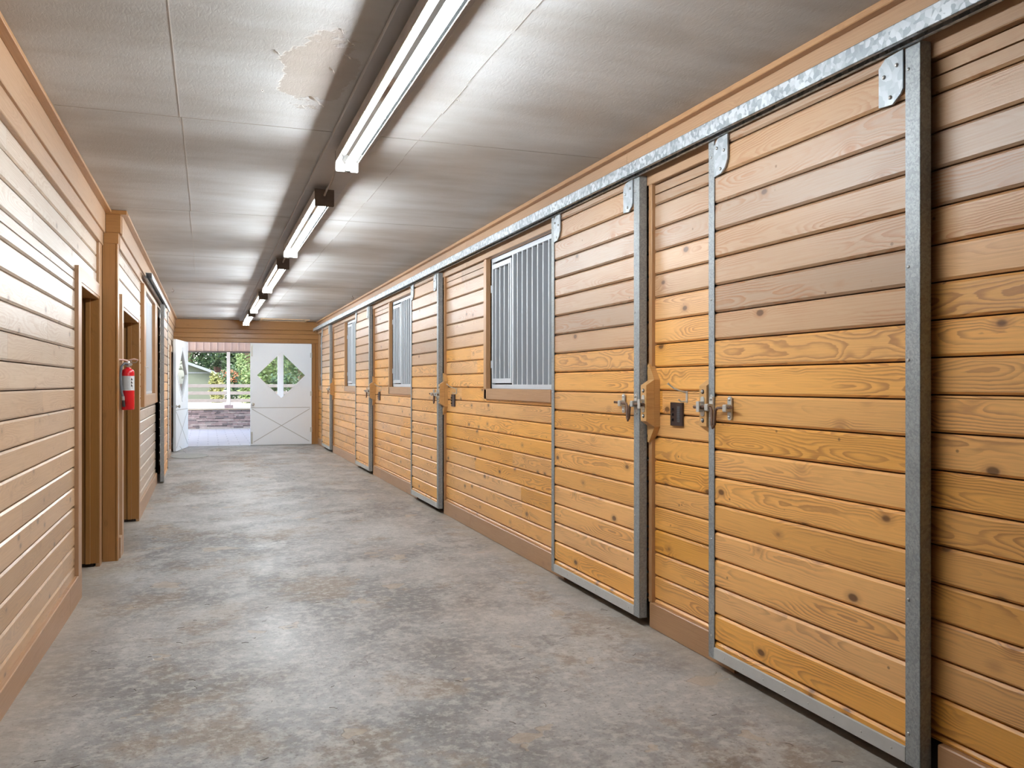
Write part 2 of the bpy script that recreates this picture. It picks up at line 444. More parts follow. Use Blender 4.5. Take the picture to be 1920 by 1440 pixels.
# base board, fascia and crown on the right
mb = MB()
segs = []; y = YB
for i, d in enumerate(DOORS):
    segs.append((y, d - .022)); y = d + DW - (.13 if i == 0 else .10)
segs.append((y, YE))
for a, b in segs:
    js = [a]; t = a + 2.1
    while t < b - .5: js.append(t); t += 2.6
    js.append(b)
    for p, q in zip(js, js[1:]): mb.box(2.168, XR + .02, p + .001, q - .001, 0.0, .132, .004, 'y', (random.random(), .4, .35))
struct(mb.build('baseboard_right', 'trim'))
mb = MB()
ys = [YB, .4, 4.2, 7.3, 10.6, 14.4, YE]
for p, q in zip(ys, ys[1:]): mb.box(2.166, XR + .02, p + .001, q - .001, 2.304, CZ - .001, .003, 'y', (random.random(), .4, .75))
struct(mb.build('trim_fascia_right', 'trim'))
mb = MB()
ys = [YB, 1.2, 3.9, 8.7, 12.2, YE]
for p, q in zip(ys, ys[1:]): mb.box(2.128, 2.166, p + .001, q - .001, 2.532, CZ - .001, .003, 'y', (random.random(), .4, .3))
struct(mb.build('trim_crown_right', 'trim'))
# vertical corner strips beside each stall door
for i, d in enumerate(DOORS):
    if i: struct(one('trim_door_strip', 'trim', None, 'box', 2.170, XR + .01, d - .041, d - .008, .132, 2.304, .002, 'z', (.5, .4, .2)))

# ------------------------------------------------------------------ left walls
ROT = math.radians(0.30)
def nl(p):   # the near left wall stands a hair out of parallel
    return p
Lh = [(5.88, 6.83, -.2, 1.90)]
mb = MB()
def pink_l(z): return min(1, max(0, (z - .75) * 1.3)) * random.uniform(.75, 1.0)
board_wall(mb, XL, -1, YB, 6.82, -.08, 2.30, 1.240 - .1194 * 12, .1194, Lh, pink_l)
w = struct(mb.build('wall_left', 'pale'))
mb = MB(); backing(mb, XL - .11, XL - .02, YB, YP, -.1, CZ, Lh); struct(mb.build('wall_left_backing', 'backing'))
mb = MB()
for p, q in ((YB, .3), (.3, 2.7), (2.7, 5.40), (5.40, 5.888)):
    mb.box(XL - .02, -.737, p + .001, q - .001, -.09, .105, .004, 'y', (random.random(), .4, .45))
struct(mb.build('baseboard_left', 'trim'))
mb = MB()
mb.box(XL - .02, -.718, YB, YP, 2.388, CZ - .001, .003, 'y', (.6, .4, .8))
mb.box(XL - .02, -.732, YB, YP, 2.294, 2.390, .003, 'y', (.4, .4, .85))
struct(mb.build('trim_fascia_left', 'trim'))
mb = MB(); mb.box(-.718, -.676, YB, 4.80, 2.540, CZ - .001, .002, 'y', (.3, .4, .1)); mb.box(-.718, -.676, 4.803, YP, 2.540, CZ - .001, .002, 'y', (.4, .4, .1))
struct(mb.build('trim_crown_left', 'trim'))
struct(one('trim_corner_left', 'trim', None, 'box', XL - .02, -.740, 6.82, YP, 1.99, 2.294, .003, 'z', (.5, .4, .5)))
class MBz(MB): pass
def casing(name, xf, xb, y0, y1, z, w0, w1, wt):
    mb = MB()
    mb.prism([(xf, y0 - w0), (xb, y0 - w0), (xb, y0), (xf, y0)], 'z', -.09, z + wt * .75, (.6, .4, .75))
    mb.prism([(xf, y1), (xb, y1), (xb, y1 + w1), (xf, y1 + w1)], 'z', -.09, z + wt, (.4, .4, .6))
    mb.prism([(xf, z), (xb, z), (xb, z + wt), (xf, z + wt)], 'y', y0, y1, (.5, .4, .9))
    mb.prism([(y0 - w0, z + wt * .75), (y0, z + wt * .75), (y0, z + wt), (y0 - w0 * .98, z + wt)], 'x', xf, xb, (.6, .4, .8))
    return mb.build(name, 'trim')
struct(casing('trim_doorway_1', -.738, XL - .005, 5.885, 6.822, 1.90, .135, .13, .088))
mb = MB()
mb.box(XL - .115, -.742, 6.820, 6.842, -.03, 1.90, .001, 'z', (.3, .5, 0))
mb.box(XL - .070, -.800, 6.802, 6.820, -.03, 1.90, .001, 'z', (.4, .5, 0))
mb.box(XL - .115, -.742, 5.862, 5.882, -.09, 1.90, .001, 'z', (.3, .5, 0))
mb.box(XL - .115, -.742, 5.882, 6.820, 1.88, 1.90, .001, 'y', (.2, .5, .1))
struct(mb.build('trim_doorway_jamb_1', 'jamb'))
mb = MB(); mb.box(-1.75, XL - .115, 6.83, 6.87, -.03, 1.88, .002, 'z', (.7, .5, 0)); struct(mb.build('door_3', 'jamb'))
# pilaster
mb = MB()
mb.box(-.716, -.615, YP, YP + .10, 2.395, CZ - .03, .002, 'x', (.2, .4, 0))
mb.box(-.730, -.630, YP + .004, YP + .10, 2.312, 2.394, .002, 'x', (.35, .4, 0))
mb.box(-.740, -.646, YP + .006, YP + .10, -.09, 2.311, .002, 'z', (.3, .4, 0))
mb.box(-.646, -.633, YP + .002, YP + .10, -.09, 2.311, .002, 'z', (.5, .4, .1))
mb.box(-.716, -.572, YP - .02, YP + .07, CZ - .031, CZ - .001, .003, 'x', (.1, .4, 0))
struct(mb.build('trim_pilaster', 'jamb'))
# far left wall
LD = 12.0
FLh = [(7.32, 8.92, -.2, 1.874), (9.69, 11.44, 1.15, 2.28), (LD + .06, LD + DW - .06, -.2, 2.20), (16.45, 17.35, -.2, 1.85)]
mb = MB()
def pink_f(z): return random.uniform(.75, 1.0)
board_wall(mb, XF, -1, YP + .10, YE, .10, 2.31, 1.240 - .1194 * 12, .1194, FLh, pink_f)
struct(mb.build('wall_left_far', 'pale'))
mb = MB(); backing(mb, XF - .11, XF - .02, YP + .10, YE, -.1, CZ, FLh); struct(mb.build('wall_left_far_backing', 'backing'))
mb = MB()
for p, q in ((YP + .101, 7.20), (9.045, 12.04), (13.16, 16.3), (17.5, YE - .03)):
    mb.box(XF - .02, XF + .022, p, q, -.09, .105, .004, 'y', (random.random(), .4, .9))
struct(mb.build('baseboard_left_far', 'trim'))
mb = MB()
mb.box(XF - .02, XF + .034, YP + .101, YE - .035, 2.388, CZ - .001, .003, 'y', (.6, .4, 1))
mb.box(XF - .02, XF + .018, YP + .101, YE - .035, 2.292, 2.389, .003, 'y', (.6, .4, 1))
mb.box(XF + .034, XF + .075, YP + .101, YE - .035, 2.540, CZ - .001, .003, 'y', (.6, .4, .8))
struct(mb.build('trim_fascia_left_far', 'trim'))
struct(casing('trim_doorway_2', XF + .023, XF - .005, 7.32, 8.92, 1.874, .12, .12, .085))
mb = MB()
mb.box(XF - .115, XF + .018, 8.918, 8.940, -.03, 1.874, .001, 'z', (.3, .5, 0))
mb.box(XF - .08, XF - .045, 8.900, 8.918, -.03, 1.874, .001, 'z', (.4, .5, 0))
mb.box(XF - .115, XF + .018, 7.300, 7.318, -.09, 1.874, .001, 'z', (.3, .5, 0))
mb.box(XF - .115, XF + .018, 7.318, 8.918, 1.85, 1.873, .001, 'y', (.2, .5, .1))
struct(mb.build('trim_doorway_jamb_2', 'jamb'))
mb = MB(); mb.box(-1.75, XF - .12, 8.93, 8.97, -.03, 1.85, .002, 'z', (.7, .5, 0)); struct(mb.build('door_4', 'jamb'))
struct(casing('trim_doorway_3', XF + .023, XF - .005, 16.45, 17.35, 1.85, .16, .12, .10))

# outer shell of rooms behind the aisle (keeps daylight out of the stalls)
mb = MB()
mb.box(4.6, 4.7, YB, YE + .1, -.1, CZ, 0); mb.box(-3.4, -3.3, YB, YE + .1, -.1, CZ, 0)
mb.box(2.3, 4.6, YE + .0, YE + .1, 0, CZ, 0); mb.box(-3.3, -.76, YE, YE + .1, 0, CZ, 0)
for yy in (2.0, 7.6, 11.4, 15.4): mb.box(2.31, 4.6, yy - .05, yy + .05, 0, CZ, 0)
for yy in (7.15, 9.3, 13.6): mb.box(-3.3, -.88, yy - .05, yy + .05, -.1, CZ, 0)
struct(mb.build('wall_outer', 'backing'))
struct(one('wall_back', 'pale', None, 'box', -3.4, 4.7, YB - .1, YB, -.1, CZ, 0, 'x', (.4, .4, .6)))

# ------------------------------------------------------------------ floor and ceiling
def sm(a, b, t): t = min(1, max(0, (t - a) / (b - a))); return t * t * (3 - 2 * t)
def zf(x, y): return -.055 * min(1, max(0, (1.5 - x) / 2.2)) * sm(3.2, 5.9, y) * (1 - sm(9, 16, y))
xs_ = [-3.4, -2.6, -1.8, -1.2] + [-.9 + .15 * i for i in range(17)] + [2.0, 3.0, 4.7]; ys_ = [YB - .1 + (YE + .22 - YB) * i / 110 for i in range(111)]
mb = MB(); vs = [(x, y, zf(x, y)) for y in ys_ for x in xs_]; nx = len(xs_)
fs = [[j * nx + i, j * nx + i + 1, (j + 1) * nx + i + 1, (j + 1) * nx + i] for j in range(len(ys_) - 1) for i in range(nx - 1)]
k = len(vs); vs += [(xs_[0], ys_[0], -.16), (xs_[-1], ys_[0], -.16), (xs_[-1], ys_[-1], -.16), (xs_[0], ys_[-1], -.16)]; fs.append([k, k + 3, k + 2, k + 1])
mb.add(vs, fs, None, None, True); struct(mb.build('floor', 'floor'))
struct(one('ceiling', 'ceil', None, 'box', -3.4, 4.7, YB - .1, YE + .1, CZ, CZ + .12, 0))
SE = [-.4, 1.99, 4.43, 6.82, 9.23, 11.6, 14.0, 16.4]
mb = MB()
for yy in SE: mb.box(-.67, .598, yy - .0018, yy + .0018, CZ - .0015, CZ - .0002, 0); mb.box(.842, 2.12, yy - .0018, yy + .0018, CZ - .0015, CZ - .0002, 0)
struct(mb.build('trim_ceiling_joint', 'seam'))
mb = MB()
for a, b_ in zip([YB] + SE, SE + [YE]):
    j = random.uniform(-.012, .012)
    mb.box(-.1255 + j, -.1225 + j, a, b_, CZ - .0012, CZ - .0002, 0)
struct(mb.build('trim_ceiling_batten', 'flake'))
mb = MB(); y = YB
while y < YE - .1:      # hairline crack running down the right-hand ceiling joint
    q = y + random.uniform(.15, .45); w_ = random.choice([.0006, .001, .0022])
    x0 = 1.055 + random.uniform(-.006, .006)
    mb.box(x0, x0 + w_, y, min(q, YE - .05), CZ - .002, CZ - .0002, 0); y = q + random.uniform(0, .06)
struct(mb.build('trim_ceiling_crack', 'seam'))
mb = MB()
js = [YB, -1.4, 2.2, 5.75, 9.4, 13.0, 16.6, YE - .02]
for p, q in zip(js, js[1:]): mb.box(.600, .838, p + .003, q - .003, CZ - .020, CZ - .0005, .003, 'y')
struct(mb.build('ceiling_board', 'ceilboard'))
# curled paint flakes hanging from the ceiling
for i, (fx, fy, s_) in enumerate([(.43, 3.93, .05), (.47, 3.98, .035), (.41, 4.06, .03), (.49, 3.22, .035), (.50, 3.36, .03), (.44, 3.12, .025), (.46, 3.52, .03), (.24, 3.42, .03), (.22, 3.9, .02), (1.06, 3.72, .03)]):
    mb = MB(); n_ = 7; vs = []
    for k in range(n_):
        a = k / (n_ - 1); w_ = s_ * (.5 + .5 * math.sin(a * 3.0 + i))
        for t in (-1, 1): vs.append((fx + a * s_ * .9 + t * w_ * .2, fy + t * w_ * .6 + a * .01 * i % .02, CZ - .001 - (a ** 2) * s_ * .45))
    fs = [[2 * k, 2 * k + 1, 2 * k + 3, 2 * k + 2] for k in range(n_ - 1)]
    mb.add(vs, fs, None, None, True)
    o = mb.build('ceiling_paint_flake', 'flake')
    sm_ = o.modifiers.new('s', 'SOLIDIFY'); sm_.thickness = .0012
    struct(o)
# hatch frame near the end wall
mb = MB()
for a in ((.98, 1.03, 17.55, 18.15), (1.88, 1.93, 17.55, 18.15), (1.03, 1.88, 17.55, 17.60), (1.03, 1.88, 18.10, 18.15)): mb.box(a[0], a[1], a[2], a[3], CZ - .018, CZ - .001, .002)
tag(mb.build('ceiling_hatch_frame', 'ltwood', loc=(1.45, 17.85, CZ)), 'raw wood frame of the attic hatch on the ceiling above the white doors', 'hatch frame')

# ------------------------------------------------------------------ end wall
mb = MB()
XA, XB2, ZT = -.42, 2.045, 2.105      # double doorway
def hb(z0, z1, pk, d=0.0, x0=-.66, x1=2.19, c=.006):
    mb.box(x0, x1, YE - .02 - d, YE, z0 + .001, z1 - .001, c, 'x', (random.random(), .4, pk))
hb(2.375, CZ - .001, .1, .012); hb(2.290, 2.375, .0); hb(2.19, 2.29, .15); hb(2.105, 2.19, .0, .010)
mb.box(-.66, XA, YE - .02, YE, 0, 2.105, .004, 'z', (.5, .4, .2))
mb.box(XB2, 2.12, YE - .032, YE, 0, 2.105, .004, 'z', (.6, .4, 0)); mb.box(2.12, 2.19, YE - .02, YE, 0, 2.105, .004, 'z', (.4, .4, 0))
struct(mb.build('wall_end', 'jamb'))
mb = MB(); mb.box(-.75, XA, YE, YE + .10, 0, CZ, 0); mb.box(XB2, 2.30, YE, YE + .10, 0, CZ, 0); mb.box(XA, XB2, YE, YE + .10, ZT, CZ + .1, 0)
struct(mb.build('wall_end_backing', 'backing'))

# white doors (origin at hinge foot; local +x runs to the free edge, +y is the far face)
def leaf(name, loc, rz, mirror=1):
    e = bpy.data.objects.new(name, None); C.objects.link(e); e.location = loc; e.rotation_euler = (0, 0, rz)
    e['kind'] = 'structure'
    Wd, H, T = 1.225, 2.085, .045; m_ = mirror
    cx, cz, hw, hh = Wd * .500, 1.432, .520, .512
    def X_(x): return m_ * x
    # slab around a diamond opening: four polygons
    mb = MB()
    outer = [(0, 0), (Wd, 0), (Wd, H), (0, H)]
    dm = [(cx, cz - hh), (cx + hw, cz), (cx, cz + hh), (cx - hw, cz)]
    quads = [[(0, 0), (Wd, 0), dm[1], dm[0]], [(Wd, 0), (Wd, H), dm[2], dm[1]], [(Wd, H), (0, H), dm[3], dm[2]], [(0, H), (0, 0), dm[0], dm[3]]]
    for q in quads:
        vs = [(X_(x), 0, z) for x, z in q] + [(X_(x), T, z) for x, z in q]
        mb.add(vs, [[0, 1, 2, 3], [4, 5, 6, 7], [0, 1, 5, 4], [2, 3, 7, 6]])
    mb.build('slab', 'white', e)
    g = MB()
    for y_ in (T / 2,):
        vs = [(X_(x), y_ - .003, z) for x, z in dm] + [(X_(x), y_ + .003, z) for x, z in dm]
        g.add(vs, [[0, 1, 2, 3], [4, 5, 6, 7], [0, 1, 5, 4], [1, 2, 6, 5], [2, 3, 7, 6], [3, 0, 4, 7]])
    g.build('window_pane', 'glass', e)
    fr = MB()
    for i in range(4):
        a, b = Vector(dm[i]), Vector(dm[(i + 1) % 4])
        c_ = Vector((cx, cz)); ia, ib = a + (c_ - a) * .075, b + (c_ - b) * .075
        oa, ob = a - (c_ - a) * .02, b - (c_ - b) * .02
        vs = [(X_(p.x), -.008, p.y) for p in (oa, ob, ib, ia)] + [(X_(p.x), T + .008, p.y) for p in (oa, ob, ib, ia)]
        fr.add(vs, [[0, 1, 2, 3], [4, 5, 6, 7], [0, 1, 5, 4], [1, 2, 6, 5], [2, 3, 7, 6], [3, 0, 4, 7]])
    fr.build('window_moulding', 'white', e)
    gr = MB()
    def strip(x0, z0, x1, z1, w_=.006):
        d = Vector((x1 - x0, z1 - z0)).normalized(); p = Vector((-d.y, d.x)) * w_
        for yy0, yy1 in ((-.0025, 0), (T, T + .0025)):
            vs = []
            for yy in (yy0, yy1): vs += [(X_(x0 + p.x), yy, z0 + p.y), (X_(x1 + p.x), yy, z1 + p.y), (X_(x1 - p.x), yy, z1 - p.y), (X_(x0 - p.x), yy, z0 - p.y)]
            gr.add(vs, [[0, 1, 2, 3], [4, 5, 6, 7], [0, 1, 5, 4], [1, 2, 6, 5], [2, 3, 7, 6], [3, 0, 4, 7]])
    strip(.03, .765, Wd - .02, .765); strip(.03, .74, Wd - .06, .06); strip(Wd - .03, .74, .05, .06)
    gr.build('cross_brace_line', 'groove', e)
    for yy, sg in ((0, -1), (T, 1)):
        k = MB(); k.lathe([(.03, 0), (.03, .006 * sg), (.012, .010 * sg), (.012, .035 * sg), (.027, .042 * sg), (.030, .058 * sg), (.018, .070 * sg), (.001, .072 * sg)], (X_(Wd - .05), yy, .835), 'y', 20)
        k.build('door_knob', 'brass', e)
    for z0 in (.03, H - .27):
        b_ = MB(); b_.box(X_(Wd - .045), X_(Wd - .005), -.006, 0, z0, z0 + .24, .002, 'z'); b_.tube([(X_(Wd - .025), -.013, z0 + .02), (X_(Wd - .025), -.013, z0 + .22)], .006)
        b_.tube([(X_(Wd - .025), -.013, z0 + .12), (X_(Wd - .025), -.04, z0 + .12)], .005)
        b_.build('surface_bolt', 'zinc', e)
    for z0 in (.25, 1.0, 1.8):
        b_ = MB(); b_.box(X_(-.004), X_(.03), -.004, 0, z0, z0 + .10, .001, 'z'); b_.tube([(X_(-.004), -.005, z0), (X_(-.004), -.005, z0 + .10)], .006); b_.build('hinge', 'zinc', e)
    return e
leaf('door_1', (2.040, YE - .045, .008), 0, -1)
leaf('door_2', (XA + .002, YE - .05, .008), math.radians(-98.8), 1)
struct(one('trim_threshold', 'alu', None, 'box', XA, XB2, YE - .02, YE + .12, 0, .007, .002, 'x'))

# ------------------------------------------------------------------ sliding stall doors
def stall_door():
    e = thing('sliding_stall_door', '', 'stall door', (0, 0, 0), 0, None); e['kind'] = 'thing'  # a sliding stall door hung from the track
    H = 2.31
    mb = MB(); zo = .0017 - .045
    k = 0
    while zo + k * .1217 < H - .03:
        a = zo + k * .1217; b = a + .1217; k += 1
        lo, hi = max(a, .045), min(b, H)
        if hi - lo < .008: continue
        z = (a + b) / 2 + .045
        pk = (1.0 if z > 1.46 else 0) * random.uniform(.80, 1.0) + random.uniform(0, .08)
        mb.prism(bprof(.006, 1, lo, hi, .009 if lo == a else .001, .009 if hi == b else .001, .026), 'y', .035, DW - .035, (random.random(), random.random(), pk))
    mb.build('board_panel', 'board', e)
    one('backing_panel', 'backing', e, 'box', .032, .040, .02, DW - .02, .02, H - .01, 0)
    for y0, y1 in ((0, .062), (DW - .045, DW)):
        mb = MB(); near = y0 == 0
        mb.box(0, .004, y0, y1, .0, H, .001, 'z'); mb.box(0, .045, y0 if near else y1 - .004, y0 + .004 if near else y1, 0, H, .001, 'z'); mb.box(.041, .045, y0, y1, 0, H, .001, 'z')
        s_ = mb.build('steel_stile', 'stile', e)
        yc = y0 + .022 if not near else y0 + .048
        for z in (.10, .53, 1.17 if not near else 1.30, 1.60, 2.235):
            sc = MB(); sc.lathe([(.0055, 0), (.0055, -.0015), (.003, -.003), (.0005, -.0034)], (0, yc, z), 'x', 10); sc.build('screw', 'bolt', s_)
    mb = MB(); mb.box(-.001, .045, .062, DW - .045, 0, .052, .002, 'y'); r_ = mb.build('bottom_rail', 'alu', e)
    for k in range(8):
        sc = MB(); sc.lathe([(.004, 0), (.004, -.001), (.0005, -.0016)], (-.001, .12 + k * .138, .026), 'x', 8); sc.build('rivet', 'zinc', r_)
    for y0, fl in ((.066, 1), (DW - .052, -1)):
        pl = MB()
        a = y0; b = y0 + .105 * fl
        pts = [(a, 2.305), (a + .03 * fl, 2.305), (b - .03 * fl, 2.300), (b, 2.270), (b, 2.165), (b - .04 * fl, 2.155)]
        pts = [(a, 2.305), (b - .03 * fl, 2.30), (b, 2.275), (b, 2.145), (b - .06 * fl, 2.14), (a + .01 * fl, 2.165), (a, 2.18)]
        if fl < 0: pts = [(a, 2.275), (a + .035 * fl, 2.305), (b, 2.305), (b, 2.20), (b - .02 * fl, 2.165), (b - .05 * fl, 2.145), (a, 2.14)]
        pl.prism(pts, 'x', -.006, .001)
        h_ = pl.build('hanger_plate', 'plate', e)
        ym = (a + b) / 2
        for yy, zz in ((a + .025 * fl, 2.262), (b - .025 * fl, 2.240), (ym, 2.165)):
            sc = MB(); sc.lathe([(.007, -.006), (.007, -.009), (.004, -.012), (.0005, -.0125)], (0, yy, zz), 'x', 12); sc.build('bolt', 'bolt', h_)
        sc = MB(); sc.tube([(.006, ym, 2.285), (.006, ym, 2.306)], .009); sc.build('hanger_rod', 'rust', h_)
    return e
def latch(e, edge, d):
    """barrel bolt on a door; edge = y of the closing edge, d = +1 when the door lies toward +y"""
    zc = 1.118
    root = MB()
    root.tube([(-.022, edge - d * .085, zc), (-.022, edge + d * .05, zc)], .0075, 8)
    root.tube([(-.022, edge + d * .05, zc), (-.024, edge + d * .062, zc - .012), (-.026, edge + d * .066, zc - .075), (-.028, edge + d * .076, zc - .088), (-.026, edge + d * .088, zc - .075), (-.024, edge + d * .092, zc - .012), (-.022, edge + d * .105, zc), (-.022, edge + d * .21, zc + .004), (-.034, edge + d * .225, zc + .006)], .0065, 8)
    r_ = root.build('latch_bolt', 'rust', e)
    for yy in (.030, .172):
        g = MB(); yc = edge + d * yy
        pts = []
        for k in range(9): a = math.pi * k / 8; pts.append((yc + .014 * math.cos(a), zc + .040 + .012 * math.sin(a)))
        for k in range(9): a = math.pi + math.pi * k / 8; pts.append((yc + .014 * math.cos(a), zc - .040 + .012 * math.sin(a)))
        g.prism(pts, 'x', -.0065, 0)
        g.box(-.033, -.005, yc - .013, yc + .013, zc - .016, zc + .016, .004, 'y')
        q = g.build('latch_guide', 'zinc', r_)
    for yy in (.030, .172):
        for dz in (-.038, .038):
            sc = MB(); sc.lathe([(.0075, -.006), (.0075, -.0095), (.0005, -.011)], (0, edge + d * yy, zc + dz), 'x', 10); sc.build('screw', 'bolt', r_)
def add_tail(e):
    pass
base = stall_door()
LBL = ['widest sliding stall door of honey boards, nearest the viewer, latch at its left edge',
       'sliding wooden stall door just right of the largest barred window, latch at its right edge',
       'sliding wooden stall door between the first and second barred windows, pale boards and steel edges',
       'narrow-looking sliding wooden stall door left of the second barred window, fourth from the viewer',
       'sliding stall door next to the far end wall, farthest of the right-hand row']
d1 = dup(base, (XD, DOORS[0], .045), 0, LBL[0])
d2 = dup(base, (XD, DOORS[1], .045), 0, LBL[1])
latch(d1, DW, -1); latch(d2, 0, 1)
for i in (2, 3, 4): dup(d2, (XD, DOORS[i], .045), 0, LBL[i])
dl = dup(base, (-.540, LD + DW, -.01), math.pi, 'sliding stall door on the left wall seen edge-on beyond the red extinguisher')
for o in [base] + [c for c in base.children_recursive]: bpy.data.objects.remove(o)
for d in [o for o in C.objects if o.get('category') == 'stall door']: d['group'] = 'sliding stall doors'

# ------------------------------------------------------------------ tracks
def track(name, label, x0, x1, z0, z1, y0, y1, joints, side, by):
    e = thing(name, label, 'door track', ((x0 + x1) / 2, y0, z0))
    L = y1 - y0; hx = abs(x1 - x0) / 2
    js = [0] + [j - y0 for j in joints] + [L]
    for a, b in zip(js, js[1:]):
        mb = MB(); t = .003
        mb.box(-hx, -hx + t, a + .001, b - .001, 0, z1 - z0, .001, 'y'); mb.box(hx - t, hx, a + .001, b - .001, 0, z1 - z0, .001, 'y')
        mb.box(-hx, hx, a + .001, b - .001, z1 - z0 - t, z1 - z0, .001, 'y')
        mb.box(-hx, -hx + .016, a + .001, b - .001, 0, t, .001, 'y'); mb.box(hx - .016, hx, a + .001, b - .001, 0, t, .001, 'y')
        mb.build('rail', 'track', e)
    w_ = side
    for yb in by:
        yb -= y0
        mb = MB(); zt = z1 - z0
        mb.box(w_ * .030 - .002, w_ * (hx + .052), yb - .045, yb + .045, zt, zt + .003, .001, 'y')
        mb.box(w_ * (hx + .048), w_ * (hx + .052), yb - .045, yb + .045, zt, zt + .032, .001, 'y')
        mb.box(w_ * (hx + .0), w_ * (hx + .052), yb - .0015 + .045, yb + .0015 + .045, zt, zt + .028, .0005, 'z')
        q = mb.build('bracket', 'plate', e)
        sc = MB(); sc.lathe([(.008, w_ * (hx + .048)), (.008, w_ * (hx + .040)), (.0005, w_ * (hx + .039))], (0, yb + .012, zt + .017), 'x', 10); sc.build('bolt', 'rust', q)
    return e
track('stall_door_track', 'long spangled galvanised rail running above all right-hand stall doors', 2.058, 2.118, 2.352, 2.414, 1.0, 18.12, [8.1, 15.1],
      1, [1.37, 1.965, 2.567, 3.161, 3.73, 4.30, 4.897, 5.5, 6.1, 6.7, 7.3, 7.9, 8.5, 9.1, 9.7, 10.3, 10.9, 11.5, 12.1, 12.7, 13.3, 13.9, 14.5, 15.1, 15.7, 16.3, 16.9, 17.5])
track('stall_door_track', 'short pale rail above the left-hand sliding door near the ceiling', -.590, -.530, 2.325, 2.383, 9.3, 13.6, [], -1, [9.7, 10.5, 11.3, 12.1, 12.9])

# ------------------------------------------------------------------ barred windows
def win(idx, xf, y0, y1, side, trims=(1, 1), solid=False):
    """xf wall board face; side +1: right wall"""
    e = bpy.data.objects.new('window_%d' % idx, None); C.objects.link(e); e.location = (xf, y1, WZ0); e['kind'] = 'structure'
    s = side; L = y1 - y0; H = WZ1 - WZ0
    mb = MB(); xo, xi = -s * .020, s * .10
    mb.box(xo, xi * .1, 0, .052, 0 - .085, H, .003, 'z', (.5, .4, .15)); mb.box(xo * .2, xi * .1, .052, .12, -.085, H, .003, 'z', (.5, .4, .3))
    mb.box(xo, xi * .1, -L - .0, .052, -.088, -.002, .004, 'y', (.4, .4, .35))
    mb.box(xi * .08, xi, 0.0, .014, 0, H, .001, 'z', (.4, .4, 0)); mb.box(xi * .08, xi, -L, 0, -.014, 0, .001, 'y', (.4, .4, .2)); mb.box(xi * .08, xi, -L, 0, H, H + .014, .001, 'y', (.4, .4, .1))
    mb.box(xi * .08, xi, -L - .014, -L, 0, H, .001, 'z', (.4, .4, 0))
    mb.build('window_casing', 'trim', e)
    a, b = s * .030, s * .056      # frame depth
    mb = MB()
    mb.box(a, b, -L, 0, 0, .034, .001, 'y'); mb.box(a, b, -L, 0, H - .034, H, .001, 'y')
    mb.box(a, b, -.020, 0, .034, H - .034, .001, 'z'); mb.box(a, b, -L, -L + .03, .034, H - .034, .001, 'z')
    gx = -L * .355
    mb.box(a, b, gx - .03, gx, .034, H - .034, .001, 'z')
    mb.build('metal_frame', 'grille', e)
    g = MB()
    g.box(a - s * .006, b - s * .004, gx + .004, -.022, .044, .082, .001, 'y'); g.box(a - s * .006, b - s * .004, gx + .004, -.022, H - .09, H - .052, .001, 'y')
    g.box(a - s * .006, b - s * .004, -.046, -.022, .082, H - .09, .001, 'z'); g.box(a - s * .006, b - s * .004, gx + .004, gx + .028, .082, H - .09, .001, 'z')
    gate = g.build('feed_gate', 'grille', e)
    n1 = 4
    for k in range(n1):
        y = -.046 - (abs(gx) - .074) * (k + .5) / n1
        bb = MB(); bb.box(a, s * .070, y - .007, y + .007, .08, H - .088, .003, 'z'); bb.build('bar', 'grille', gate)
    n2 = 8
    for k in range(n2):
        y = gx - .03 - (L - .03 - abs(gx) - .03) * (k + .75) / n2
        bb = MB(); bb.box(s * .032, s * .090, y - .008, y + .008, .034, H - .034, .003, 'z'); bb.build('bar', 'grille', e)
    for zz in (.20, H - .25):
        hg = MB(); hg.tube([(s * .022, -.018, zz - .03), (s * .022, -.018, zz + .03)], .005, 8); hg.build('hinge', 'grille', gate)
    return e
for i, (a, b) in enumerate(WINS): win(i + 1, XR, a, b, 1)

# left window: a flat pale galvanised sheet behind a wood casing
e = bpy.data.objects.new('window_5', None); C.objects.link(e); e.location = (XF, 9.69, 1.15); e['kind'] = 'structure'
mb = MB()
mb.box(-.01, .036, -.26, .0, -.12, 1.14, .003, 'z', (.5, .4, .1)); mb.box(-.01, .030, 1.75, 2.28, -.12, 1.14, .003, 'z', (.5, .4, .3))
mb.box(-.01, .030, .0, 1.75, -.12, 0, .003, 'y', (.5, .4, 1)); mb.box(-.01, .030, .0, 1.75, 1.10, 1.14, .003, 'y', (.5, .4, 1))
mb.box(-.10, 0, 1.735, 1.75, 0, 1.10, .001, 'z', (.5, .4, .2)); mb.box(-.10, 0, 0, 1.75, -.012, 0, .001, 'y', (.5, .4, .2))
mb.build('window_casing', 'trim', e)
mb = MB(); mb.box(-.03, -.006, 0, 1.735, 0, .03, .001, 'y'); mb.box(-.03, -.006, 0, 1.735, 1.07, 1.10, .001, 'y'); mb.box(-.03, -.006, 0, .03, 0, 1.10, .001, 'z'); mb.box(-.03, -.006, 1.705, 1.735, 0, 1.10, .001, 'z')
mb.build('metal_frame', 'grille', e)
for k in range(16):
    y = .08 + k * .102; bb = MB(); bb.box(-.045, -.008, y - .013, y + .013, .03, 1.07, .003, 'z'); bb.build('bar', 'grille', e)
o = MB(); o.tube([(.038, -.20, .29), (.055, -.06, .29), (.055, .03, .285)], .004, 8); tag(o.build('hook_latch', 'zinc', loc=None), 'thin metal hook beside the left barred window', 'hook').location = (XF, 9.69, 1.15)

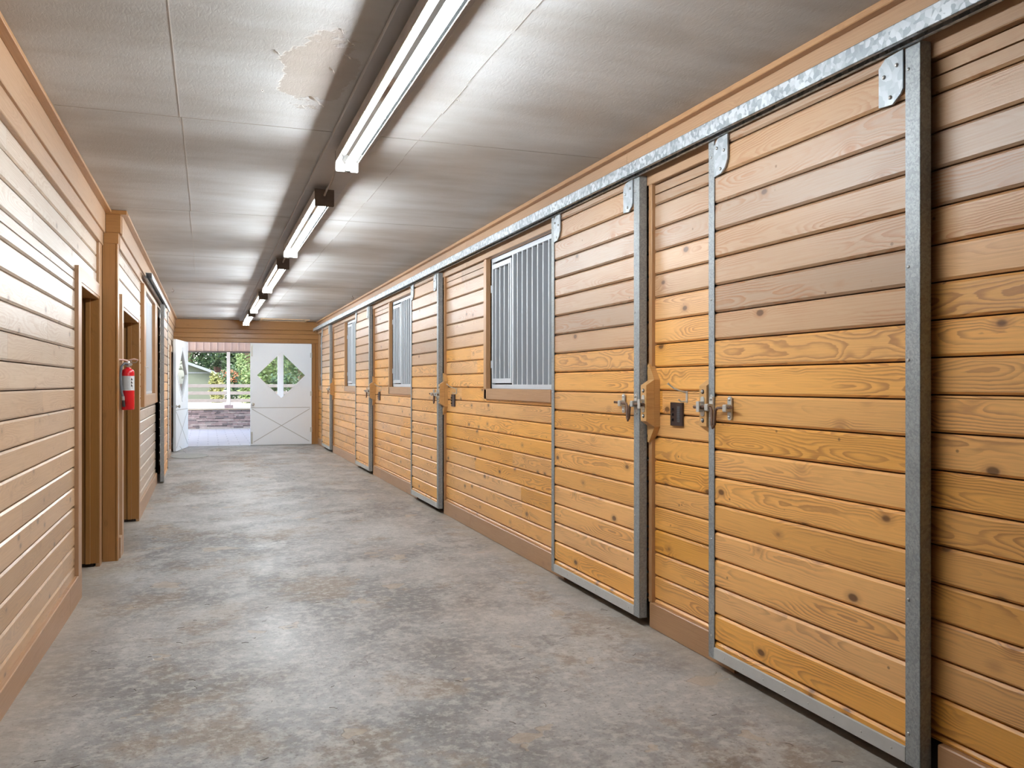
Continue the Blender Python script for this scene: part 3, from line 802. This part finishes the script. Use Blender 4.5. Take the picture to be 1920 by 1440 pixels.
# ------------------------------------------------------------------ latch blocks on the wall
def block(label, y, d):
    """y: closing edge of the door, d=-1: block lies toward the viewer, +1 away"""
    e = thing('latch_block', label, 'latch block', (XR, y, 1.165), 0, 'wooden latch blocks')
    w0, w1 = (d * .018, d * .092) if d < 0 else (d * .002, d * .060)
    mb = MB()
    pts = [(w0, .205), (w0 + d * .014, .205), (w1, .125), (w1, -.118), (w0 + d * .014, -.200), (w0, -.200)]
    mb.prism(pts, 'x', -.032, .0, (.3, .45, 0)); mb.build('back_plank', 'block', e)
    mb = MB(); y0 = w1; y1 = w1 - d * .058
    # front block with its top and bottom faces sloping back to the plank
    prof = [(-.080, .095), (-.033, .125), (-.033, -.118), (-.080, -.088)]
    mb.prism(prof, 'y', min(y0, y1), max(y0, y1), (.5, .45, .05)); f_ = mb.build('front_block', 'block', e)
    for zz in (.068, -.062):
        sc = MB(); sc.lathe([(.0105, -.0801), (.0105, -.0825), (.0085, -.0827)], (0, (y0 + y1) / 2, zz), 'x', 14); sc.build('bolt_recess', 'black', f_)
        sc = MB(); sc.lathe([(.007, -.0826), (.007, -.0860), (.0005, -.0875)], (0, (y0 + y1) / 2, zz), 'x', 10); sc.build('carriage_bolt', 'bolt', f_)
    mb = MB(); yc = (y0 + y1) / 2; pts = []
    for k in range(9): a = math.pi * k / 8; pts.append((yc + .014 * math.cos(a), .036 + .010 * math.sin(a)))
    for k in range(9): a = math.pi + math.pi * k / 8; pts.append((yc + .014 * math.cos(a), -.034 + .010 * math.sin(a)))
    mb.prism(pts, 'x', -.084, -.080); kp = mb.build('keeper_plate', 'zinc', e)
    mb = MB(); mb.box(-.105, -.084, yc - .012, yc + .012, .016, .024, .001, 'y'); mb.box(-.105, -.084, yc - .012, yc + .012, -.024, -.016, .001, 'y'); mb.box(-.109, -.103, yc - .012, yc + .012, -.024, .024, .001, 'z')
    mb.build('keeper_loop', 'zinc', kp)
    return e
block('faceted wooden latch block on the wall strip left of the nearest stall door', DOORS[0] + DW, 1)
block('largest faceted wooden latch block, beside the steel edge of the second stall door', DOORS[1], -1)
block('faceted wooden latch block by the third stall door, left of the largest window', DOORS[2], -1)
block('small faceted wooden latch block at the edge of the fourth stall door', DOORS[3], -1)
block('smallest faceted wooden latch block, at the edge of the farthest right stall door', DOORS[4], -1)

# switch boxes, hooks
def sbox(label, y, z):
    e = thing('switch_box', label, 'switch box', (XR, y, z), 0, 'dark switch boxes')
    one('faceplate', 'brown', e, 'box', -.012, 0, -.0575, .0575, -.0575, .0575, .003, 'z')
    mb = MB()
    for k in range(9): mb.box(-.0135, -.011, -.038, -.012, -.038 + k * .0088, -.032 + k * .0088, 0)
    mb.build('louvre', 'vent', e)
    for k in range(3): one('toggle', 'black', e, 'box', -.022, -.012, .022, .036, -.034 + k * .026, -.022 + k * .026, .002)
def hook(label, y, z):
    e = MB(); e.box(-.004, 0, -.008, .008, -.028, .028, .001, 'z')
    e.tube([(-.004, 0, .022), (-.030, .006, .028), (-.060, .018, .040), (-.085, .030, .062)], [.004, .0035, .0035, .004], 8)
    e.tube([(-.085, .030, .062), (-.088, .032, .066)], .006, 8)
    e.tube([(-.004, 0, -.022), (-.030, .006, -.024), (-.042, .010, -.012)], .0035, 8)
    o = e.build('coat_hook', 'zinc'); o.location = (XR, y, z); tag(o, label, 'hook', 'wire hooks by the stall doors'); return o
sbox('dark brown switch box on the wall strip between the two nearest stall doors', 3.700, 1.118)
sbox('dark switch box right of the third stall door, left of the largest window', 7.785, 1.110)
sbox('small dark switch box right of the fourth stall door, left of the second window', 11.49, 1.10)
hook('double wire hook above the switch box between the two nearest stall doors', 3.615, 1.205)
hook('double wire hook above the switch box left of the largest window', 7.69, 1.20)
hook('small wire hook above the switch box left of the second barred window', 11.36, 1.20)
# little cup hooks under the ceiling
for (x, y, lab) in ((2.0, 12.6, 'small wire cup hook on the ceiling near the right wall'), (-.45, 12.4, 'small wire cup hook on the ceiling near the left sliding door')):
    mb = MB(); mb.tube([(0, 0, 0), (0, 0, -.02)] + [(.016 * math.sin(a), 0, -.036 + .016 * math.cos(a)) for a in [k * .6 for k in range(8)]], .003, 8)
    o = mb.build('cup_hook', 'rust'); o.location = (x, y, CZ); tag(o, lab, 'hook')

# ------------------------------------------------------------------ fluorescent fixtures
def fixture(label, y0, y1):
    L = y1 - y0
    e = thing('fluorescent_light', label, 'light', (.70, y0, 2.40), 0, 'row of fluorescent lights')
    mb = MB(); mb.box(-.060, .060, .004, L - .004, .062, .108, .003, 'y'); mb.box(-.060, -.0575, .006, L - .006, .0515, .064, .0005, 'y'); mb.box(.0575, .060, .006, L - .006, .0515, .064, .0005, 'y'); mb.build('housing', 'dirtymetal', e)
    mb = MB()      # white reflector: shallow wings either side of a centre ridge
    mb.prism([(-.0572, .0530), (-.055, .0525), (-.024, .060), (-.012, .044), (.012, .044), (.024, .060), (.055, .0525), (.0572, .0530), (.0572, .0615), (-.0572, .0615)], 'y', .008, L - .008)
    mb.build('reflector', 'reflector', e)
    mb = MB(); mb.tube([(.004, .022, .022), (.004, L - .022, .022)], .0165, 16); mb.build('fluorescent_tube', 'tube', e)
    for k, (a, b) in enumerate(((-.002, .010), (L - .010, L + .002))):
        mb = MB(); pts = [(-.056, 0), (.056, 0), (.061, .006), (.061, .108), (-.061, .108), (-.061, .006)]
        mb.prism(pts, 'y', a, b); c_ = mb.build('end_cap', 'capfar' if k else 'capdark', e)
        s = MB(); yy = .010 if k == 0 else L - .022
        s.box(-.010, .018, yy, yy + .012, .004, .044, .002, 'z'); s.build('tube_socket', 'capfar', c_)
    mb = MB(); mb.box(-.010, .010, L * .5 - .01, L * .5 + .01, .046, .0475, .0005); mb.build('ballast_clip', 'zinc', e)
    for yy in (.25, L - .25):
        h_ = MB(); h_.tube([(0, yy, .106), (0, yy, .142)], .006, 8); h_.build('hanger', 'dirtymetal', e)
FX = [(2.20, 4.605), (5.531, 7.903), (8.72, 11.11), (11.96, 14.38), (15.12, 17.46)]
FL = ['nearest ceiling fluorescent light, cut off by the top of the photo', 'second fluorescent light from the viewer, with a dark square end cap', 'third fluorescent light, middle of the row of five on the ceiling',
      'fourth fluorescent light, second-last before the white doors', 'farthest and smallest fluorescent light, just before the end wall']
for (a, b), l in zip(FX, FL): fixture(l, a, b)
CL = ['sagging cable between the nearest and second fluorescent lights', 'short cable between the second and third fluorescent lights', 'short cable between the third and fourth fluorescent lights', 'short cable between the two farthest fluorescent lights']
for i in range(4):
    a, b = FX[i][1], FX[i + 1][0]
    mb = MB(); pts = []
    for k in range(11):
        t = k / 10; pts.append((.66 + .05 * t, a + (b - a) * t, 2.505 - .045 * math.sin(math.pi * t)))
    pts[0] = (.66, a + .004, 2.47); pts[-1] = (.70, b - .004, 2.47)
    mb.tube(pts, .007, 8); o = mb.build('power_cable', 'dirtymetal', loc=(.68, a, 2.49)); tag(o, CL[i], 'cable', 'cables linking the lights')

# ------------------------------------------------------------------ fire extinguisher
e = thing('fire_extinguisher', 'red fire extinguisher hanging on the left wall beside the wooden pilaster', 'fire extinguisher', (-.584, 7.22, 1.066))
mb = MB(); mb.lathe([(.040, 0), (.046, .004), (.047, .012), (.047, .285), (.043, .303), (.030, .316), (.018, .322), (.018, .330)], (0, 0, 0), 'z', 32); mb.build('cylinder', 'red', e)
# paper label wrapped round the front
def wrap(mb, r, a0, a1, z0, z1, n=14):
    vs, fs = [], []
    for k in range(n + 1):
        a = a0 + (a1 - a0) * k / n
        for z in (z0, z1): vs.append((r * math.cos(a), r * math.sin(a), z))
    for k in range(n): fs.append([2 * k, 2 * k + 2, 2 * k + 3, 2 * k + 1])
    mb.add(vs, fs, None, None, True)
mb = MB(); wrap(mb, .0475, math.radians(-160), math.radians(-5), .150, .262); lb = mb.build('paper_label', plain('label_grey', (.55, .58, .60), .5), e)
mb = MB(); wrap(mb, .0478, math.radians(-62), math.radians(-30), .152, .260); mb.build('label_panel', plain('label_white', (.78, .79, .80), .5), lb)
mb = MB()
for zz in (.238, .213, .190):
    wrap(mb, .0481, math.radians(-58), math.radians(-46), zz - .010, zz + .004, 3); wrap(mb, .0481, math.radians(-55), math.radians(-50), zz + .004, zz + .010, 2); wrap(mb, .0481, math.radians(-46), math.radians(-40), zz - .010, zz - .004, 2)
for zz in (.175, .167): wrap(mb, .0481, math.radians(-52), math.radians(-40), zz - .0015, zz + .0015, 2)
mb.build('pictogram', 'black', lb)
mb = MB()
for k in range(11): wrap(mb, .0480, math.radians(-130), math.radians(-76 - (k % 3) * 6), .160 + k * .009, .1612 + k * .009, 8)
mb.build('label_text', plain('label_ink', (.30, .33, .36), .6), lb)
mb = MB(); mb.lathe([(.017, .328), (.017, .345), (.022, .348), (.022, .362), (.014, .366), (.014, .380)], (0, 0, 0), 'z', 16); mb.tube([(0, 0, .352), (.030, -.010, .352)], .008, 10)
mb.lathe([(.013, -.034), (.013, -.028), (.010, -.026)], (.020, 0, .352), 'y', 14); mb.build('valve', 'bolt', e)
mb = MB(); mb.tube([(0, .01, .372), (.01, -.01, .384), (.045, -.03, .392), (.075, -.04, .385)], [.006, .006, .006, .005], 8); mb.tube([(0, 0, .380), (-.03, -.03, .386), (-.060, -.045, .388)], .006, 8); mb.build('carry_handle', 'pinkplastic', e)
mb = MB(); mb.tube([(.045 + .022 * math.cos(a), -.02, .380 + .016 * math.sin(a)) for a in [k * math.pi / 8 for k in range(16)]], .0025, 6, True); mb.build('pull_pin_ring', 'caplight', e)
mb = MB(); mb.tube([(0, -.014, .352), (-.020, -.034, .360), (-.040, -.050, .335), (-.047, -.056, .28), (-.045, -.056, .20), (-.038, -.056, .13), (-.030, -.056, .105)], .0095, 12); hs = mb.build('hose', 'rubber', e)
mb = MB(); mb.tube([(-.030, -.056, .105), (-.028, -.056, .075)], .011, 12); mb.build('hose_ferrule', 'caplight', hs)
mb = MB(); mb.tube([(-.028, -.056, .075), (-.024, -.056, .025)], [.010, .012], 12); mb.build('nozzle', 'black', hs)
one('wall_bracket', 'black', e, 'box', -.057, -.046, -.012, .012, .10, .37, .001, 'z')

# thin mat and door hold-open hook by the open white door
mb = MB(); pts = []
for k in range(40): a = 2 * math.pi * k / 40; pts.append((.31 * math.cos(a), .52 * math.sin(a)))
mb.prism(pts, 'z', 0, .006); o = mb.build('floor_mat', plain('grey_mottled_mat', (.36, .37, .36), .8, 0, 14, .45)); o.location = (-.30, 15.95, .001); tag(o, 'thin grey oval mat on the concrete at the foot of the open white door', 'mat')
mb = MB(); mb.tube([(-.50, 17.2, .09), (-.45, 16.95, .05), (-.40, 16.75, .02), (-.38, 16.6, .008)], .004, 8); tag(mb.build('hold_open_hook', 'zinc', loc=(-.45, 17, 0)), 'thin metal hook trailing from the bottom of the open white door', 'hook')
# tiny straw and chips scattered on the slab
mb = MB()
for k in range(170):
    x = random.uniform(-.6, 2.1); y = 2.2 + random.random() ** 1.5 * 13; a = random.uniform(0, 3.14); l = random.uniform(.006, .022)
    dx, dy = l * math.cos(a), l * math.sin(a)
    mb.tube([(x - dx, y - dy, .0012 + zf(x, y)), (x + dy * .2, y - dx * .2, .0022 + zf(x, y)), (x + dx, y + dy, .0012 + zf(x, y))], .0009, 4)
o = mb.build('straw_litter', plain('dark_straw', (.10, .075, .05), .9)); o['kind'] = 'stuff'; tag(o, 'dark bits of straw scattered over the concrete aisle', 'straw')

# ------------------------------------------------------------------ outside
YO = YE + .12
struct(one('paving_ground', 'paver', None, 'box', -12, 14, YO, 25.4, -.12, -.005, 0))
struct(one('ground', 'dry', None, 'box', -60, 60, 25.7, 120, .36, .50, 0))
mb = {k: MB() for k in ('stone', 'stone2', 'stone3')}
z = 0.0; row = 0
while z < .52:
    h_ = random.uniform(.030, .055); x = -4 + random.uniform(-.3, 0)
    while x < 6:
        l = random.uniform(.10, .34); k = random.choice(['stone', 'stone', 'stone2', 'stone3']); d = random.uniform(-.02, .02)
        mb[k].box(x + .003, x + l - .003, 25.4 + d, 25.75, z + .002, z + h_ - .002, .006, 'x'); x += l
    z += h_
for i, k in enumerate(mb): struct(mb[k].build('wall_stone' if i == 0 else 'wall_stone_course', k))
struct(one('wall_stone_coping', 'dry', None, 'box', -6.2, 9.2, 25.37, 26.1, .53, .565, .006, 'x'))
# porch roof, ribbed fascia, posts
e = bpy.data.objects.new('roof_porch', None); C.objects.link(e); e['kind'] = 'structure'; e.location = (1, 22, 2.6)
def lb_(mb, **k): return mb
mb = MB(); mb.box(-3.6, 3.6, -3.6, 3.6, .10, .16, 0); mb.build('roof_sheet', 'fascia', e)
mb = MB(); x = -3.6
while x < 3.5:
    mb.box(x, x + .155, 3.56, 3.60, -.42, .10, .001, 'z'); mb.box(x + .155, x + .19, 3.52, 3.60, -.42, .10, .001, 'z'); x += .19
mb.build('ribbed_fascia', 'fascia', e)
mb = MB(); mb.box(-3.6, 3.6, 3.50, 3.58, -.46, -.42, .002, 'x'); mb.build('fascia_edge', 'rail', e)
for (px, w_, lab) in ((.546, .045, 'slim white porch post on a stone base seen through the open doorway'), (1.974, .078, 'thick white porch post seen through the diamond window of the closed door')):
    e = thing('porch_post', lab, 'post', (px, 25.5, .5), 0, 'white porch posts')
    one('shaft', 'post', e, 'box', -w_, w_, -w_, w_, .06, 1.66, .004, 'z'); 
    one('foot_block', 'stone', e, 'box', -w_ - .06, w_ + .08, -.12, .12, .065, .16, .01)
# rail fence
e = thing('rail_fence', 'weathered three-rail fence beyond the stone wall', 'fence', (0, 30.0, .5))
for zz in (.20, .45, .69):
    for k in range(6):
        x0 = -9 + k * 3.2; mb = MB(); mb.box(x0, x0 + 3.18, -.03, .01, zz - .055, zz + .055, .004, 'x'); mb.build('rail', 'rail', e)
for k in range(7): one('fence_post', 'rail', e, 'box', -8.95 + k * 3.2 - .06, -8.95 + k * 3.2 + .06, .01, .12, 0, .76, .006, 'z')
# shed
e = thing('garden_shed', 'sage green shed with a low dark roof behind the fence', 'shed', (-3.2, 40, .45))
mb = MB(); pts = [(-4, 0), (3.31, 0), (3.31, 1.30), (-1.2, 2.96), (-4, 1.9)]
mb.prism(pts, 'y', 0, 4); mb.build('shed_wall', 'shedwall', e)
mb = MB(); mb.prism([(-1.2, 2.96), (-1.2, 3.08), (3.50, 1.35), (3.50, 1.23)], 'y', -.4, 4.3); mb.prism([(-1.2, 2.96), (-1.2, 3.08), (-4.4, 1.87), (-4.4, 1.75)], 'y', -.4, 4.3); mb.build('shed_roof', 'shedroof', e)
mb = MB(); mb.box(-4, 3.31, -.03, 0, 1.26, 1.32, 0); mb.build('siding_band', 'shedroof', e)
# trees and shrubs
def foliage(cen, rad, n, size, seed):
    rg = random.Random(seed); mb = MB()
    blobs = []
    for k in range(30):
        a = rg.uniform(0, 6.28); t = rg.uniform(-.98, .9); q = math.sqrt(1 - t * t * .7) * rg.uniform(.15, .85)
        blobs.append((cen[0] + rad[0] * q * math.cos(a), cen[1] + rad[1] * q * math.sin(a), cen[2] + rad[2] * t * .8, rg.uniform(.28, .48)))
    for k in range(n):
        b = rg.choice(blobs); d = Vector((rg.gauss(0, 1), rg.gauss(0, 1), rg.gauss(0, 1))).normalized() * rg.uniform(.6, 1.05)
        p = Vector((b[0] + d.x * rad[0] * b[3], b[1] + d.y * rad[1] * b[3], b[2] + d.z * rad[2] * b[3]))
        u = Vector((rg.gauss(0, 1), rg.gauss(0, 1), rg.gauss(0, .6))).normalized(); w_ = (u.cross(d)).normalized() * size * rg.uniform(.5, 1); u = u * size * rg.uniform(.7, 1.3)
        mb.add([p - u, p + w_ * .5, p + u, p - w_ * .5], [[0, 1, 2, 3]], None, (rg.random(), 0, 0))
    return mb
def tree(label, x, y, h, r, leaf_, n=3200, size=.16, seed=1, name='leafy_tree', zb=.45, ry=None):
    e = thing(name, label, 'tree', (x, y, zb))
    mb = MB(); mb.tube([(0, 0, 0), (.05, 0, h * .35), (-.05, .1, h * .7)], [.22, .17, .07], 10)
    for a in range(4): mb.tube([(0, 0, h * (.3 + .07 * a)), (r * .3 * math.cos(a * 1.7), r * .3 * math.sin(a * 1.7), h * (.5 + .08 * a))], [.08, .03], 6)
    mb.build('trunk', 'bark', e)
    foliage((0, 0, h * .54), (r, ry or r, h * .50), n, size, seed).build('crown', leaf_, e)
    return e
tree('dark green tree rising behind the green shed roof', -.95, 49, 7, 1.85, 'leafd', 11000, .13, 1, ry=1.9)
tree('bright green weeping tree right of the slim porch post', 1.80, 43.5, 6.5, .95, 'leafl', 7000, .075, 3, ry=1.0)
tree('dark rounded tree seen in the right half of the diamond window', 4.35, 43.5, 6.5, 1.15, 'leafd', 4500, .09, 4, ry=1.0)
tree('pale green tree seen in the left half of the diamond window', 3.35, 49, 7.5, 2.2, 'leafl', 9000, .12, 5, ry=1.9)
tree('large background tree left of the shed', -5.6, 57, 10, 4.0, 'leafd', 9000, .26, 7, ry=3)
tree('dense dark tree behind the hanging basket', 2.6, 57, 10, 3.9, 'leafd', 16000, .24, 2, ry=3)
tree('dark evergreen behind the fence at the right edge of the yard', 10.8, 57, 10, 4.0, 'leafd', 3600, .22, 6, ry=3)
for i, (x, y, r, h, lf, lab) in enumerate([(.32, 36, .30, .80, 'leafy', 'yellow-green shrub beside the shed corner behind the fence'), (1.60, 35, .42, .95, 'leafl', 'green shrub right of the slim porch post, behind the fence'),
                                            (3.0, 37, .7, .8, 'leafd', 'dark shrub low behind the fence, seen through the diamond window')]):
    e = thing('shrub', lab, 'shrub', (x, y, .45))
    foliage((0, 0, h * .7), (r, r * .7, h * .9), 1500, .09, 20 + i).build('foliage', lf, e)
    mb = MB(); mb.tube([(0, 0, 0), (0, 0, h * .6)], [.05, .02], 6); mb.build('stem', 'bark', e)
e = thing('flowering_shrub', 'shrub with orange-red blooms behind the slim porch post', 'shrub', (.92, 39.0, .45))
foliage((0, 0, .85), (.55, .5, .75), 1500, .07, 31).build('foliage', 'leafd', e)
foliage((0, -.3, 1.15), (.5, .3, .30), 170, .036, 32).build('flowers', 'flower', e)
mb = MB(); mb.tube([(0, 0, 0), (0, 0, .8)], [.05, .02], 6); mb.build('stem', 'bark', e)
# hanging basket under the porch edge
e = thing('hanging_basket', 'brown hanging basket under the porch roof left of the slim post', 'hanging basket', (.24, 24.0, 1.565))
mb = MB(); mb.lathe([(.055, 0), (.080, .03), (.098, .12), (.102, .15), (.095, .15), (.06, .04)], (0, 0, 0), 'z', 20); mb.build('pot', 'basket', e)
mb = MB()
for a in (0, 2.1, 4.2): mb.tube([(.1 * math.cos(a), .1 * math.sin(a), .15), (0, 0, .62)], .002, 5)
mb.tube([(0, 0, .62), (0, 0, 1.12)], .002, 5); mb.build('hanging_wire', 'black', e)
foliage((0, 0, .20), (.15, .15, .13), 420, .03, 41).build('trailing_plant', 'leafd', e)
